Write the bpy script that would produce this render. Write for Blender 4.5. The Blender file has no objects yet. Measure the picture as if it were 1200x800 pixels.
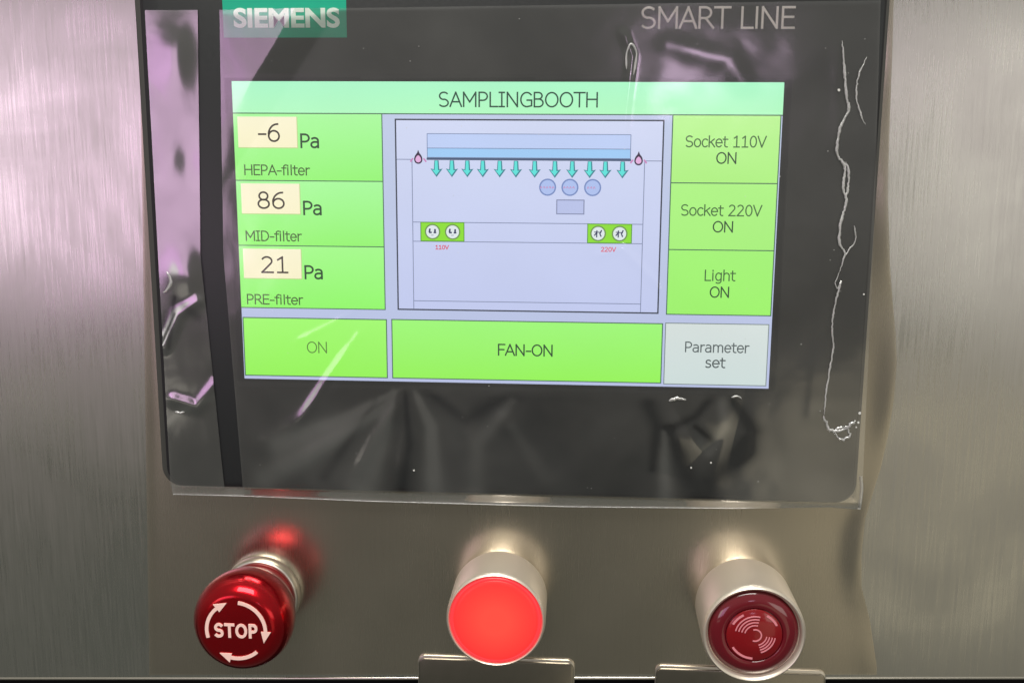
import bpy, bmesh, math, random
import numpy as np
from mathutils import Matrix, Vector

random.seed(7)
SC = bpy.context.scene
COL = SC.collection
MM = 0.001                      # everything below is written in millimetres

# ------------------------------------------------------------------ camera
cam_d = bpy.data.cameras.new('camera')
cam = bpy.data.objects.new('camera', cam_d)
COL.objects.link(cam)
_rx, _ry, _rz = -0.191018, -0.005129, 0.062514
Rc = Matrix.Rotation(_rz, 3, 'Z') @ Matrix.Rotation(_rx, 3, 'X') @ Matrix.Rotation(_ry, 3, 'Y')
M3 = Matrix((Rc.col[0], Rc.col[2], -Rc.col[1])).transposed()
cam.matrix_world = Matrix.Translation(Vector((21.887, -306.718, 28.859)) * MM) @ M3.to_4x4()
cam_d.sensor_width = 36.0
cam_d.lens = 37.694
cam_d.clip_start = 0.01
cam_d.clip_end = 50
SC.camera = cam

# ------------------------------------------------------------------ surroundings and lamps
world = bpy.data.worlds.new('World'); SC.world = world; world.use_nodes = True
wn = world.node_tree; wn.nodes.clear()
_o = wn.nodes.new('ShaderNodeOutputWorld'); _b = wn.nodes.new('ShaderNodeBackground')
_t = wn.nodes.new('ShaderNodeTexCoord'); _s = wn.nodes.new('ShaderNodeSeparateXYZ')
_m = wn.nodes.new('ShaderNodeMapRange'); _r = wn.nodes.new('ShaderNodeValToRGB')
_m.inputs['From Min'].default_value = -1; _m.inputs['From Max'].default_value = 1
wn.links.new(_t.outputs['Generated'], _s.inputs[0]); wn.links.new(_s.outputs['Z'], _m.inputs['Value'])
wn.links.new(_m.outputs[0], _r.inputs[0]); wn.links.new(_r.outputs[0], _b.inputs[0]); wn.links.new(_b.outputs[0], _o.inputs[0])
_stops = [(0.0, (.10, .105, .09)), (0.30, (.125, .13, .112)), (0.42, (.17, .165, .142)), (0.52, (.26, .255, .23)), (0.62, (.34, .34, .30)), (1.0, (.42, .42, .38))]
_e = _r.color_ramp.elements
_e[0].position, _e[0].color = _stops[0][0], (*_stops[0][1], 1)
_e[1].position, _e[1].color = _stops[-1][0], (*_stops[-1][1], 1)
for _p, _c in _stops[1:-1]:
    _n = _e.new(_p); _n.color = (*_c, 1)
_b.inputs['Strength'].default_value = 1.0


def area(name, loc, size, radiance, color, target=(0, 0, -30)):
    d = bpy.data.lights.new(name, 'AREA'); d.shape = 'RECTANGLE'
    d.size, d.size_y = size[0] * MM, size[1] * MM
    d.energy = radiance * math.pi * d.size * d.size_y
    d.color = color
    o = bpy.data.objects.new(name, d); COL.objects.link(o)
    o.location = Vector(loc) * MM
    o.rotation_euler = (Vector(target) - Vector(loc)).to_track_quat('-Z', 'Y').to_euler()
    return o


area('left_light_panel', (-1110, -1500, -10), (320, 450), 2.6, (1.0, .95, .93), (-1110, 0, -10))
area('left_light_panel', (-848, -1500, 0), (196, 490), 2.5, (1.0, .54, 1.0), (-845, 0, 0))
area('left_light_panel', (-655, -1500, 0), (182, 470), 2.1, (1.0, .64, .95), (-655, 0, 0))
area('low_left_fill', (-900, -1500, -430), (500, 90), .55, (1.0, .93, .80), (-900, 0, -430))  # added light, lays a warm band low on the left steel
area('low_right_fill', (760, -1500, -640), (820, 560), .45, (1.0, .88, .62), (760, 0, -640))  # added light, warms the guard film and steel at lower right
area('right_light_panel', (1150, -1500, -20), (900, 520), 1.7, (1.0, .96, .86), (1150, 0, -20))
area('small_light_panel', (215, -1500, 135), (150, 70), 5.0, (1.0, .72, 1.0))
area('ceiling_light', (-40, -600, 900), (640, 460), 15.0, (1.0, .97, .90), (0, 0, -100))

SC.view_settings.view_transform = 'Standard'
SC.view_settings.look = 'None'
SC.view_settings.exposure = 0
SC.view_settings.gamma = 1
SC.view_settings.use_curve_mapping = False


# ------------------------------------------------------------------ materials
def lin(c):
    return tuple((v / 255 / 12.92) if v / 255 <= .04045 else ((v / 255 + .055) / 1.055) ** 2.4 for v in c)


def newmat(name):
    m = bpy.data.materials.new(name); m.use_nodes = True
    nt = m.node_tree
    return m, nt, nt.nodes['Principled BSDF'], nt.nodes['Material Output']


def mat(name, col, rough=.5, metal=0.0, coat=0.0, emis=None, estr=0.0, noise=0.0, nscale=400, bump=0.0, ior=1.45, spec=None):
    m, nt, p, out = newmat(name)
    p.inputs['Base Color'].default_value = (*col, 1)
    p.inputs['Roughness'].default_value = rough
    p.inputs['Metallic'].default_value = metal
    p.inputs['Coat Weight'].default_value = coat
    p.inputs['Coat Roughness'].default_value = .06
    p.inputs['IOR'].default_value = ior
    if spec is not None: p.inputs['Specular IOR Level'].default_value = spec
    if emis:
        p.inputs['Emission Color'].default_value = (*emis, 1); p.inputs['Emission Strength'].default_value = estr
    if noise or bump:
        tc = nt.nodes.new('ShaderNodeTexCoord'); n = nt.nodes.new('ShaderNodeTexNoise')
        n.inputs['Scale'].default_value = nscale; n.inputs['Detail'].default_value = 4
        nt.links.new(tc.outputs['Object'], n.inputs['Vector'])
        if noise:
            mp = nt.nodes.new('ShaderNodeMapRange'); mp.inputs['To Min'].default_value = max(.02, rough - noise); mp.inputs['To Max'].default_value = rough + noise
            nt.links.new(n.outputs['Fac'], mp.inputs['Value']); nt.links.new(mp.outputs[0], p.inputs['Roughness'])
        if bump:
            b = nt.nodes.new('ShaderNodeBump'); b.inputs['Strength'].default_value = bump; b.inputs['Distance'].default_value = .0001
            nt.links.new(n.outputs['Fac'], b.inputs['Height']); nt.links.new(b.outputs[0], p.inputs['Normal'])
    return m


def brushed(name, col, rough, aniso, grain=1.0):
    """steel with a vertical grain: fine streaks in gloss and relief"""
    m, nt, p, out = newmat(name)
    p.inputs['Metallic'].default_value = 1
    p.inputs['Anisotropic'].default_value = aniso
    p.inputs['Anisotropic Rotation'].default_value = 0.0
    tg = nt.nodes.new('ShaderNodeTangent'); tg.direction_type = 'UV_MAP'; tg.uv_map = 'UVMap'
    nt.links.new(tg.outputs[0], p.inputs['Tangent'])
    tc = nt.nodes.new('ShaderNodeTexCoord')
    def streak(sx, sz, det):
        mp = nt.nodes.new('ShaderNodeMapping'); mp.inputs['Scale'].default_value = (sx, 1, sz)
        n = nt.nodes.new('ShaderNodeTexNoise'); n.inputs['Scale'].default_value = 1; n.inputs['Detail'].default_value = det
        nt.links.new(tc.outputs['Object'], mp.inputs[0]); nt.links.new(mp.outputs[0], n.inputs['Vector'])
        return n
    a = streak(3600, 90, 3); b = streak(1300, 30, 3); c = streak(9, 5, 2)
    add = nt.nodes.new('ShaderNodeMath'); add.operation = 'ADD'
    nt.links.new(a.outputs['Fac'], add.inputs[0]); nt.links.new(b.outputs['Fac'], add.inputs[1])
    mr = nt.nodes.new('ShaderNodeMapRange'); mr.inputs['From Min'].default_value = .7; mr.inputs['From Max'].default_value = 1.3
    mr.inputs['To Min'].default_value = rough - .06 * grain; mr.inputs['To Max'].default_value = rough + .06 * grain
    nt.links.new(add.outputs[0], mr.inputs['Value'])
    # faint wipe marks and finger smudges
    sm = nt.nodes.new('ShaderNodeTexNoise'); sm.inputs['Scale'].default_value = 22; sm.inputs['Detail'].default_value = 6; sm.inputs['Distortion'].default_value = .8
    nt.links.new(tc.outputs['Object'], sm.inputs['Vector'])
    s2 = nt.nodes.new('ShaderNodeMapRange'); s2.inputs['From Min'].default_value = .35; s2.inputs['From Max'].default_value = .65; s2.inputs['To Min'].default_value = -.05; s2.inputs['To Max'].default_value = .06
    nt.links.new(sm.outputs['Fac'], s2.inputs['Value'])
    sa = nt.nodes.new('ShaderNodeMath'); sa.operation = 'ADD'
    nt.links.new(mr.outputs[0], sa.inputs[0]); nt.links.new(s2.outputs[0], sa.inputs[1]); nt.links.new(sa.outputs[0], p.inputs['Roughness'])
    cr = nt.nodes.new('ShaderNodeMapRange'); cr.inputs['From Min'].default_value = .7; cr.inputs['From Max'].default_value = 1.3
    cr.inputs['To Min'].default_value = 1 - .07 * grain; cr.inputs['To Max'].default_value = 1 + .07 * grain
    nt.links.new(add.outputs[0], cr.inputs['Value'])
    mu = nt.nodes.new('ShaderNodeVectorMath'); mu.operation = 'SCALE'; mu.inputs[0].default_value = col
    nt.links.new(cr.outputs[0], mu.inputs['Scale']); nt.links.new(mu.outputs[0], p.inputs['Base Color'])
    bp = nt.nodes.new('ShaderNodeBump'); bp.inputs['Strength'].default_value = .22 * grain; bp.inputs['Distance'].default_value = .00004
    nt.links.new(add.outputs[0], bp.inputs['Height'])
    b2 = nt.nodes.new('ShaderNodeBump'); b2.inputs['Strength'].default_value = .25; b2.inputs['Distance'].default_value = .0008
    nt.links.new(c.outputs['Fac'], b2.inputs['Height']); nt.links.new(bp.outputs[0], b2.inputs['Normal'])
    nt.links.new(b2.outputs[0], p.inputs['Normal'])
    return m


def film(name, clear, milky, gloss_rough, gloss_col=(1, 1, 1), gfac=.12, milk_col=(.8, .8, .8), bump=.12, nscale=60, fres=1.5, painted_tone=False):
    m, nt, p, out = newmat(name)
    nt.nodes.remove(p)
    tr = nt.nodes.new('ShaderNodeBsdfTransparent'); tr.inputs[0].default_value = (*clear, 1)
    df = nt.nodes.new('ShaderNodeBsdfDiffuse'); df.inputs[0].default_value = (*milk_col, 1)
    gl = nt.nodes.new('ShaderNodeBsdfGlossy'); gl.inputs['Color'].default_value = (*gloss_col, 1); gl.inputs['Roughness'].default_value = gloss_rough
    m1 = nt.nodes.new('ShaderNodeMixShader'); m2 = nt.nodes.new('ShaderNodeMixShader')
    tc = nt.nodes.new('ShaderNodeTexCoord'); n = nt.nodes.new('ShaderNodeTexNoise')
    n.inputs['Scale'].default_value = nscale; n.inputs['Detail'].default_value = 2; n.inputs['Distortion'].default_value = 1.2
    nt.links.new(tc.outputs['Object'], n.inputs['Vector'])
    bp = nt.nodes.new('ShaderNodeBump'); bp.inputs['Strength'].default_value = bump; bp.inputs['Distance'].default_value = .001
    nt.links.new(n.outputs['Fac'], bp.inputs['Height']); nt.links.new(bp.outputs[0], gl.inputs['Normal'])
    # cloudy, uneven milkiness of a handled film
    n2 = nt.nodes.new('ShaderNodeTexNoise'); n2.inputs['Scale'].default_value = 28; n2.inputs['Detail'].default_value = 5
    nt.links.new(tc.outputs['Object'], n2.inputs['Vector'])
    mr = nt.nodes.new('ShaderNodeMapRange'); mr.inputs['From Min'].default_value = .3; mr.inputs['From Max'].default_value = .7
    mr.inputs['To Min'].default_value = milky * .55; mr.inputs['To Max'].default_value = milky * 1.45
    nt.links.new(n2.outputs['Fac'], mr.inputs['Value'])
    at = nt.nodes.new('ShaderNodeAttribute'); at.attribute_name = 'painted_tone'      # painted light and dark of the folds, and the film's own haze
    k1 = nt.nodes.new('ShaderNodeMath'); k1.operation = 'MULTIPLY'; k1.inputs[1].default_value = 1
    nt.links.new(mr.outputs[0], k1.inputs[0])
    if painted_tone: nt.links.new(at.outputs['Fac'], k1.inputs[1])
    nt.links.new(k1.outputs[0], m1.inputs[0])
    nt.links.new(tr.outputs[0], m1.inputs[1]); nt.links.new(df.outputs[0], m1.inputs[2])
    fr = nt.nodes.new('ShaderNodeFresnel'); fr.inputs['IOR'].default_value = fres
    sc = nt.nodes.new('ShaderNodeMath'); sc.operation = 'MULTIPLY'; sc.use_clamp = True
    sc.inputs[1].default_value = gfac / ((fres - 1) / (fres + 1)) ** 2
    nt.links.new(fr.outputs[0], sc.inputs[0])
    k2 = nt.nodes.new('ShaderNodeMath'); k2.operation = 'MULTIPLY'; k2.inputs[1].default_value = 1
    nt.links.new(sc.outputs[0], k2.inputs[0]); nt.links.new(k2.outputs[0], m2.inputs[0])
    if painted_tone:
        k3 = nt.nodes.new('ShaderNodeMath'); k3.operation = 'MINIMUM'; k3.inputs[1].default_value = 1.6
        nt.links.new(at.outputs['Fac'], k3.inputs[0]); nt.links.new(k3.outputs[0], k2.inputs[1])
    nt.links.new(m1.outputs[0], m2.inputs[1]); nt.links.new(gl.outputs[0], m2.inputs[2])
    nt.links.new(m2.outputs[0], out.inputs[0])
    return m


_em = {}
def screen(c, c2=None):
    """one colour of the lit display; c2 = colour at the lower edge of a gradient-filled field"""
    k = (c, c2)
    if k in _em: return _em[k]
    m, nt, p, out = newmat('display_colour')
    p.inputs['Base Color'].default_value = (.01, .01, .01, 1); p.inputs['Roughness'].default_value = .35
    p.inputs['Specular IOR Level'].default_value = .3
    p.inputs['Emission Strength'].default_value = 1.08
    if c2:
        tc = nt.nodes.new('ShaderNodeTexCoord'); sp = nt.nodes.new('ShaderNodeSeparateXYZ')
        mx = nt.nodes.new('ShaderNodeMix'); mx.data_type = 'RGBA'
        nt.links.new(tc.outputs['Generated'], sp.inputs[0])
        nt.links.new(sp.outputs['Z'], mx.inputs['Factor'])
        mx.inputs['A'].default_value = (*lin(c2), 1); mx.inputs['B'].default_value = (*lin(c), 1)
        nt.links.new(mx.outputs['Result'], p.inputs['Emission Color'])
    else:
        p.inputs['Emission Color'].default_value = (*lin(c), 1)
    _em[k] = m
    return m


M = {}
M['steel'] = brushed('brushed_steel', (.60, .588, .56), .30, .78)
M['plate'] = mat('satin_steel', (.30, .275, .235), .22, 1, noise=.05, nscale=300)
M['edge'] = mat('bright_steel_edge', (.75, .70, .62), .3, 1)
M['black'] = mat('black_void', (.008, .008, .008), .7, spec=.1)
M['foil'] = mat('dark_grey_front_foil', (.017, .0185, .020), .38, noise=.08, nscale=900, bump=.12)
M['rim'] = mat('grey_plastic_rim', (.05, .05, .046), .42, bump=.1, nscale=2000)
M['gasket'] = mat('black_gasket', (.006, .006, .007), .5)
M['mask'] = mat('black_display_border', (.018, .020, .022), .3)
M['teal'] = mat('teal_brand_print', lin((18, 166, 134)), .42)
M['silver'] = mat('silver_print', lin((225, 236, 228)), .4)
M['pale'] = mat('pale_grey_print', lin((248, 242, 236)), .4)
M['satin'] = mat('satin_aluminium', (.70, .65, .58), .34, 1, noise=.06, nscale=600, bump=.05)
M['satinw'] = mat('pearl_aluminium', (.86, .77, .66), .38, .75, noise=.05, nscale=600)
M['redcap'] = mat('red_lacquered_cap', (.46, .0015, .008), .22, .9, coat=.35, noise=.03, nscale=200)
M['redneck'] = mat('dark_red_neck', (.24, .004, .008), .3, .3, coat=.3)
M['white'] = mat('white_print', lin((255, 214, 205)), .5)
M['redlit'] = mat('lit_red_lens', (.3, .004, .004), .35, emis=(4.4, .064, .044), estr=1.0)
_nt = M['redlit'].node_tree; _tc = _nt.nodes.new('ShaderNodeTexCoord'); _gr = _nt.nodes.new('ShaderNodeVectorMath'); _gr.operation = 'LENGTH'
_mr = _nt.nodes.new('ShaderNodeMapRange'); _mr.inputs['From Min'].default_value = .004; _mr.inputs['From Max'].default_value = .0126
_mx = _nt.nodes.new('ShaderNodeMix'); _mx.data_type = 'RGBA'; _mx.inputs['A'].default_value = (4.4, .078, .052, 1); _mx.inputs['B'].default_value = (2.6, .036, .034, 1)
_nt.links.new(_tc.outputs['Object'], _gr.inputs[0]); _nt.links.new(_gr.outputs['Value'], _mr.inputs['Value']); _nt.links.new(_mr.outputs[0], _mx.inputs['Factor'])
_nt.links.new(_mx.outputs['Result'], _nt.nodes['Principled BSDF'].inputs['Emission Color'])      # bulb behind the moulded lens
M['redrim'] = mat('red_lens_edge', (.5, .03, .03), .3, emis=(.62, .028, .038), estr=1.0)
M['maroon'] = mat('deep_red_lens', (.13, .0006, .008), .13, coat=.9)
M['ruby'] = mat('ruby_sounder_disc', (.22, .001, .005), .2, coat=.5)
M['pinkline'] = mat('pink_sounder_slot', (.78, .26, .31), .3)
M['film'] = film('clear_film', (.96, .96, .96), .035, .115, gfac=.16, bump=.07, nscale=45, painted_tone=True)
M['strip'] = film('clear_film_strip', (.95, .95, .95), .03, .105, gfac=.23, bump=.12, nscale=38, painted_tone=True)
M['crease'] = film('whitened_crease', (.85, .85, .85), .34, .28, gfac=.32, milk_col=(.9, .9, .9), bump=.3, nscale=900)
M['guard'] = film('panel_guard_film', (.80, .79, .74), .22, .24, gloss_col=(.60, .545, .455), gfac=.72, milk_col=(.35, .32, .26), bump=.03, nscale=25)


# ------------------------------------------------------------------ mesh helpers
def tag(o, label=None, cat=None, group=None, kind=None):
    if label: o['label'] = label
    if cat: o['category'] = cat
    if group: o['group'] = group
    if kind: o['kind'] = kind
    return o


def thing(name, loc, label, cat, group=None):
    o = bpy.data.objects.new(name, None); COL.objects.link(o)
    o.empty_display_size = .01
    o.location = Vector(loc) * MM; o['_mm'] = loc
    tag(o, label, cat, group)
    return o


def origin_of(parent):
    l = Vector((0, 0, 0))
    while parent is not None:
        l += parent.location; parent = parent.parent
    return l / MM


def obj(name, bm_or_me, mats, parent=None, smooth=False, sharp=None, at=None):
    """link ONE mesh object; vertices come in world millimetres. Its origin is put at the middle of its own box."""
    if isinstance(bm_or_me, bmesh.types.BMesh):
        bm = bm_or_me; me = bpy.data.meshes.new(name)
        bmesh.ops.recalc_face_normals(bm, faces=bm.faces)
        bm.to_mesh(me); bm.free()
    else:
        me = bm_or_me
    vs = [v.co for v in me.vertices]
    c = Vector([(min(v[i] for v in vs) + max(v[i] for v in vs)) / 2 for i in range(3)]) if at is None else Vector(at)
    me.transform(Matrix.Scale(MM, 4) @ Matrix.Translation(-c))
    for m in (mats if isinstance(mats, (list, tuple)) else [mats]): me.materials.append(m)
    if smooth:
        me.shade_smooth()
        if sharp: me.set_sharp_from_angle(angle=math.radians(sharp))
    o = bpy.data.objects.new(name, me); COL.objects.link(o)
    o.parent = parent
    o.location = (c - (origin_of(parent) if parent else Vector((0, 0, 0)))) * MM
    return o


def rrect(x0, z0, x1, z1, r, n=6):
    x0, x1 = min(x0, x1), max(x0, x1); z0, z1 = min(z0, z1), max(z0, z1)
    if r <= 0: return [(x0, z0), (x1, z0), (x1, z1), (x0, z1)]
    pts = []
    for cx, cz, a0 in ((x1 - r, z0 + r, -90), (x1 - r, z1 - r, 0), (x0 + r, z1 - r, 90), (x0 + r, z0 + r, 180)):
        for k in range(n + 1):
            a = math.radians(a0 + 90 * k / n); pts.append((cx + r * math.cos(a), cz + r * math.sin(a)))
    return pts


def loops(bm, rings, mi=0, cap0=True, cap1=True):
    """rings: list of closed loops of 3-D points, bridged in order"""
    vr = [[bm.verts.new(p) for p in ring] for ring in rings]
    n = len(vr[0])
    for a, b in zip(vr, vr[1:]):
        for k in range(n):
            f = bm.faces.new((a[k], a[(k + 1) % n], b[(k + 1) % n], b[k])); f.material_index = mi
    if cap0: bm.faces.new(vr[0]).material_index = mi
    if cap1: bm.faces.new(vr[-1][::-1]).material_index = mi
    return vr


def slab(bm, outline, y_back, y_front, bevel=0.0, mi=0):
    """extruded outline, front (smaller y) edge bevelled by shrinking towards the centre"""
    if bevel:
        cx = sum(p[0] for p in outline) / len(outline); cz = sum(p[1] for p in outline) / len(outline)
        hw = max(abs(p[0] - cx) for p in outline); hz = max(abs(p[1] - cz) for p in outline)
        def sh(b): return [(cx + (x - cx) * (1 - b / hw), cz + (z - cz) * (1 - b / hz)) for x, z in outline]
        rings = [[(x, y_back, z) for x, z in outline], [(x, y_front + bevel, z) for x, z in outline],
                 [(x, y_front + bevel * .3, z) for x, z in sh(bevel * .3)], [(x, y_front, z) for x, z in sh(bevel)]]
    else:
        rings = [[(x, y_back, z) for x, z in outline], [(x, y_front, z) for x, z in outline]]
    loops(bm, rings, mi)


def lathe(bm, prof, cx, cz, n=96, mi=0, cap0=False, cap1=True):
    """prof: list of (r, y) from back to front, turned round the axis along y"""
    rings = [[(cx + max(r, .01) * math.cos(2 * math.pi * k / n), y, cz + max(r, .01) * math.sin(2 * math.pi * k / n)) for k in range(n)] for r, y in prof]
    loops(bm, rings, mi, cap0, cap1)


def box(bm, x0, z0, x1, z1, yb, yf, mi=0):
    slab(bm, rrect(x0, z0, x1, z1, 0), yb, yf, 0, mi)


def stroke(bm, pts, w, yb, yf, mi=0, closed=False):
    """flat ribbon of width w along a 2-D polyline (x,z) with real thickness"""
    P = [Vector(p) for p in pts]; n = len(P); L, Rr = [], []
    for k in range(n):
        if closed: a, b = P[(k - 1) % n], P[(k + 1) % n]
        else: a, b = P[max(k - 1, 0)], P[min(k + 1, n - 1)]
        t = (b - a).normalized(); nn = Vector((-t.y, t.x))
        ww = w if not isinstance(w, (list, tuple)) else w[k]
        L.append(P[k] + nn * ww / 2); Rr.append(P[k] - nn * ww / 2)
    lf = [bm.verts.new((p.x, yf, p.y)) for p in L]; rf = [bm.verts.new((p.x, yf, p.y)) for p in Rr]
    lb = [bm.verts.new((p.x, yb, p.y)) for p in L]; rb = [bm.verts.new((p.x, yb, p.y)) for p in Rr]
    rng = range(n if closed else n - 1)
    for k in rng:
        j = (k + 1) % n
        for q in ((lf[k], lf[j], rf[j], rf[k]), (lb[k], rb[k], rb[j], lb[j]), (lf[k], lb[k], lb[j], lf[j]), (rf[k], rf[j], rb[j], rb[k])):
            bm.faces.new(q).material_index = mi
    if not closed:
        bm.faces.new((lf[0], rf[0], rb[0], lb[0])).material_index = mi
        bm.faces.new((lf[-1], lb[-1], rb[-1], rf[-1])).material_index = mi


def poly(bm, pts, yb, yf, mi=0):
    loops(bm, [[(x, yb, z) for x, z in pts], [(x, yf, z) for x, z in pts]], mi)


def arc(cx, cz, r, a0, a1, n=20):
    return [(cx + r * math.cos(math.radians(a0 + (a1 - a0) * k / n)), cz + r * math.sin(math.radians(a0 + (a1 - a0) * k / n))) for k in range(n + 1)]


def lettering(text, x0, z0, x1, z1, y, m, parent, bold=0.0, name='lettering', thick=.05, space=1.0):
    """flat print filling the box x0..x1, z0..z1 (the box of the inked shapes)"""
    cu = bpy.data.curves.new('t', 'FONT'); cu.body = text; cu.size = 10; cu.offset = bold; cu.extrude = .01
    cu.space_character = space; cu.resolution_u = 6
    to = bpy.data.objects.new('t', cu); COL.objects.link(to)
    dg = bpy.context.evaluated_depsgraph_get()
    me = bpy.data.meshes.new_from_object(to.evaluated_get(dg))
    bpy.data.objects.remove(to); bpy.data.curves.remove(cu)
    co = np.empty(len(me.vertices) * 3); me.vertices.foreach_get('co', co); co = co.reshape(-1, 3)
    a, b = co.min(0), co.max(0)
    X = x0 + (co[:, 0] - a[0]) / (b[0] - a[0]) * (x1 - x0)
    Z = z0 + (co[:, 1] - a[1]) / (b[1] - a[1]) * (z1 - z0)
    Y = y - (co[:, 2] - a[2]) / (b[2] - a[2]) * thick
    me.vertices.foreach_set('co', np.stack([X, Y, Z], 1).ravel()); me.update(); me.materials.clear()
    return obj(name, me, m, parent)


# ---- a light humanist screen face drawn as strokes: glyph -> (advance, [polylines]); cap height 1
def _a(cx, cz, rx, rz, a0, a1, n=14):
    return [(cx + rx * math.cos(math.radians(a0 + (a1 - a0) * k / n)), cz + rz * math.sin(math.radians(a0 + (a1 - a0) * k / n))) for k in range(n + 1)]
GL = {
 'S': (.66, [_a(.33, .745, .25, .255, 40, 262, 14) + _a(.31, .255, .27, .255, 80, -142, 14)]),
 'A': (.72, [[(.03, 0), (.36, 1), (.69, 0)], [(.15, .33), (.57, .33)]]),
 'M': (.90, [[(.10, 0), (.10, 1), (.45, .32), (.80, 1), (.80, 0)]]),
 'P': (.64, [[(.10, 0), (.10, 1), (.32, 1)] + _a(.32, .72, .25, .28, 90, -90, 12) + [(.10, .44)]]),
 'L': (.55, [[(.10, 1), (.10, 0), (.53, 0)]]),
 'I': (.44, [[(.22, 0), (.22, 1)], [(.07, 1), (.37, 1)], [(.07, 0), (.37, 0)]]),
 'i': (.30, [[(.15, 0), (.15, .73)], [(.15, .90), (.15, .99)]]),
 'N': (.80, [[(.10, 0), (.10, 1), (.68, 0), (.68, 1)]]),
 'G': (.76, [_a(.42, .5, .34, .5, 42, 285, 22) + [(.70, .07), (.70, .46), (.44, .46)]]),
 'B': (.68, [[(.10, 0), (.10, 1), (.33, 1)] + _a(.33, .77, .21, .23, 90, -90, 10) + [(.10, .54)], [(.33, .54)] + _a(.35, .27, .25, .27, 90, -90, 10) + [(.10, 0), (.10, .05)]]),
 'O': (.84, [_a(.42, .5, .35, .5, 90, 450, 28)]),
 'T': (.66, [[(.02, 1), (.64, 1)], [(.33, 1), (.33, 0)]]),
 'H': (.78, [[(.10, 0), (.10, 1)], [(.68, 0), (.68, 1)], [(.10, .53), (.68, .53)]]),
 'E': (.62, [[(.56, 1), (.10, 1), (.10, 0), (.56, 0)], [(.10, .53), (.52, .53)]]),
 'D': (.78, [[(.10, 0), (.10, 1), (.32, 1)] + _a(.32, .5, .36, .5, 90, -90, 16) + [(.10, 0), (.10, .05)]]),
 'R': (.68, [[(.10, 0), (.10, 1), (.32, 1)] + _a(.32, .74, .23, .26, 90, -90, 12) + [(.10, .48)], [(.34, .48), (.66, 0)]]),
 'F': (.58, [[(.10, 0), (.10, 1), (.56, 1)], [(.10, .52), (.50, .52)]]),
 'V': (.70, [[(.03, 1), (.35, 0), (.67, 1)]]),
 'a': (.60, [_a(.27, .53, .21, .20, 135, 0, 8) + [(.48, 0)], [(.48, .42), (.32, .42)] + _a(.25, .21, .19, .21, 90, 300, 10) + [(.48, .14)]]),
 'f': (.36, [_a(.34, .80, .17, .22, 70, 180, 8) + [(.17, 0)], [(.02, .71), (.36, .71)]]),
 'l': (.26, [[(.13, 0), (.13, 1.02)]]),
 't': (.40, [[(.16, .94), (.16, .2)] + _a(.32, .17, .16, .17, 180, 285, 7), [(.02, .71), (.38, .71)]]),
 'e': (.62, [[(.08, .38), (.55, .38)] + _a(.32, .365, .24, .365, 2, 318, 20)]),
 'r': (.42, [[(.10, 0), (.10, .73)], [(.10, .50)] + _a(.32, .46, .22, .25, 150, 75, 6)]),
 'o': (.62, [_a(.31, .365, .245, .365, 90, 450, 22)]),
 'c': (.52, [_a(.31, .365, .24, .365, 48, 312, 18)]),
 'k': (.56, [[(.10, 0), (.10, 1.02)], [(.50, .73), (.10, .34)], [(.24, .47), (.54, 0)]]),
 'g': (.62, [_a(.30, .37, .22, .36, 50, 325, 16), [(.51, .73), (.51, 0)] + _a(.28, -.02, .23, .24, 0, -130, 10)]),
 'h': (.62, [[(.10, 0), (.10, 1.02)], [(.10, .50)] + _a(.31, .47, .21, .26, 150, 0, 10) + [(.52, 0)]]),
 'm': (.94, [[(.10, 0), (.10, .73)], [(.10, .50)] + _a(.29, .50, .19, .23, 150, 0, 8) + [(.48, 0)], [(.48, .50)] + _a(.66, .50, .18, .23, 150, 0, 8) + [(.84, 0)]]),
 's': (.50, [_a(.26, .55, .17, .18, 35, 262, 9) + _a(.24, .18, .19, .185, 80, -145, 9)]),
 '-': (.42, [[(.05, .40), (.37, .40)]]),
 '0': (.66, [_a(.33, .5, .24, .5, 90, 450, 24)]),
 '1': (.66, [[(.14, .82), (.34, 1), (.34, 0)], [(.12, 0), (.56, 0)]]),
 '2': (.66, [_a(.31, .74, .22, .26, 150, -35, 12) + [(.08, 0), (.58, 0)]]),
 '6': (.66, [[(.52, .98)] + _a(.50, .34, .42, .64, 100, 172, 8) + _a(.33, .30, .24, .30, 165, 525, 24)]),
 '8': (.66, [_a(.33, .76, .19, .24, 270, 630, 20), _a(.33, .27, .24, .27, 90, 450, 22)]),
 ' ': (.36, []),
}


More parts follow.
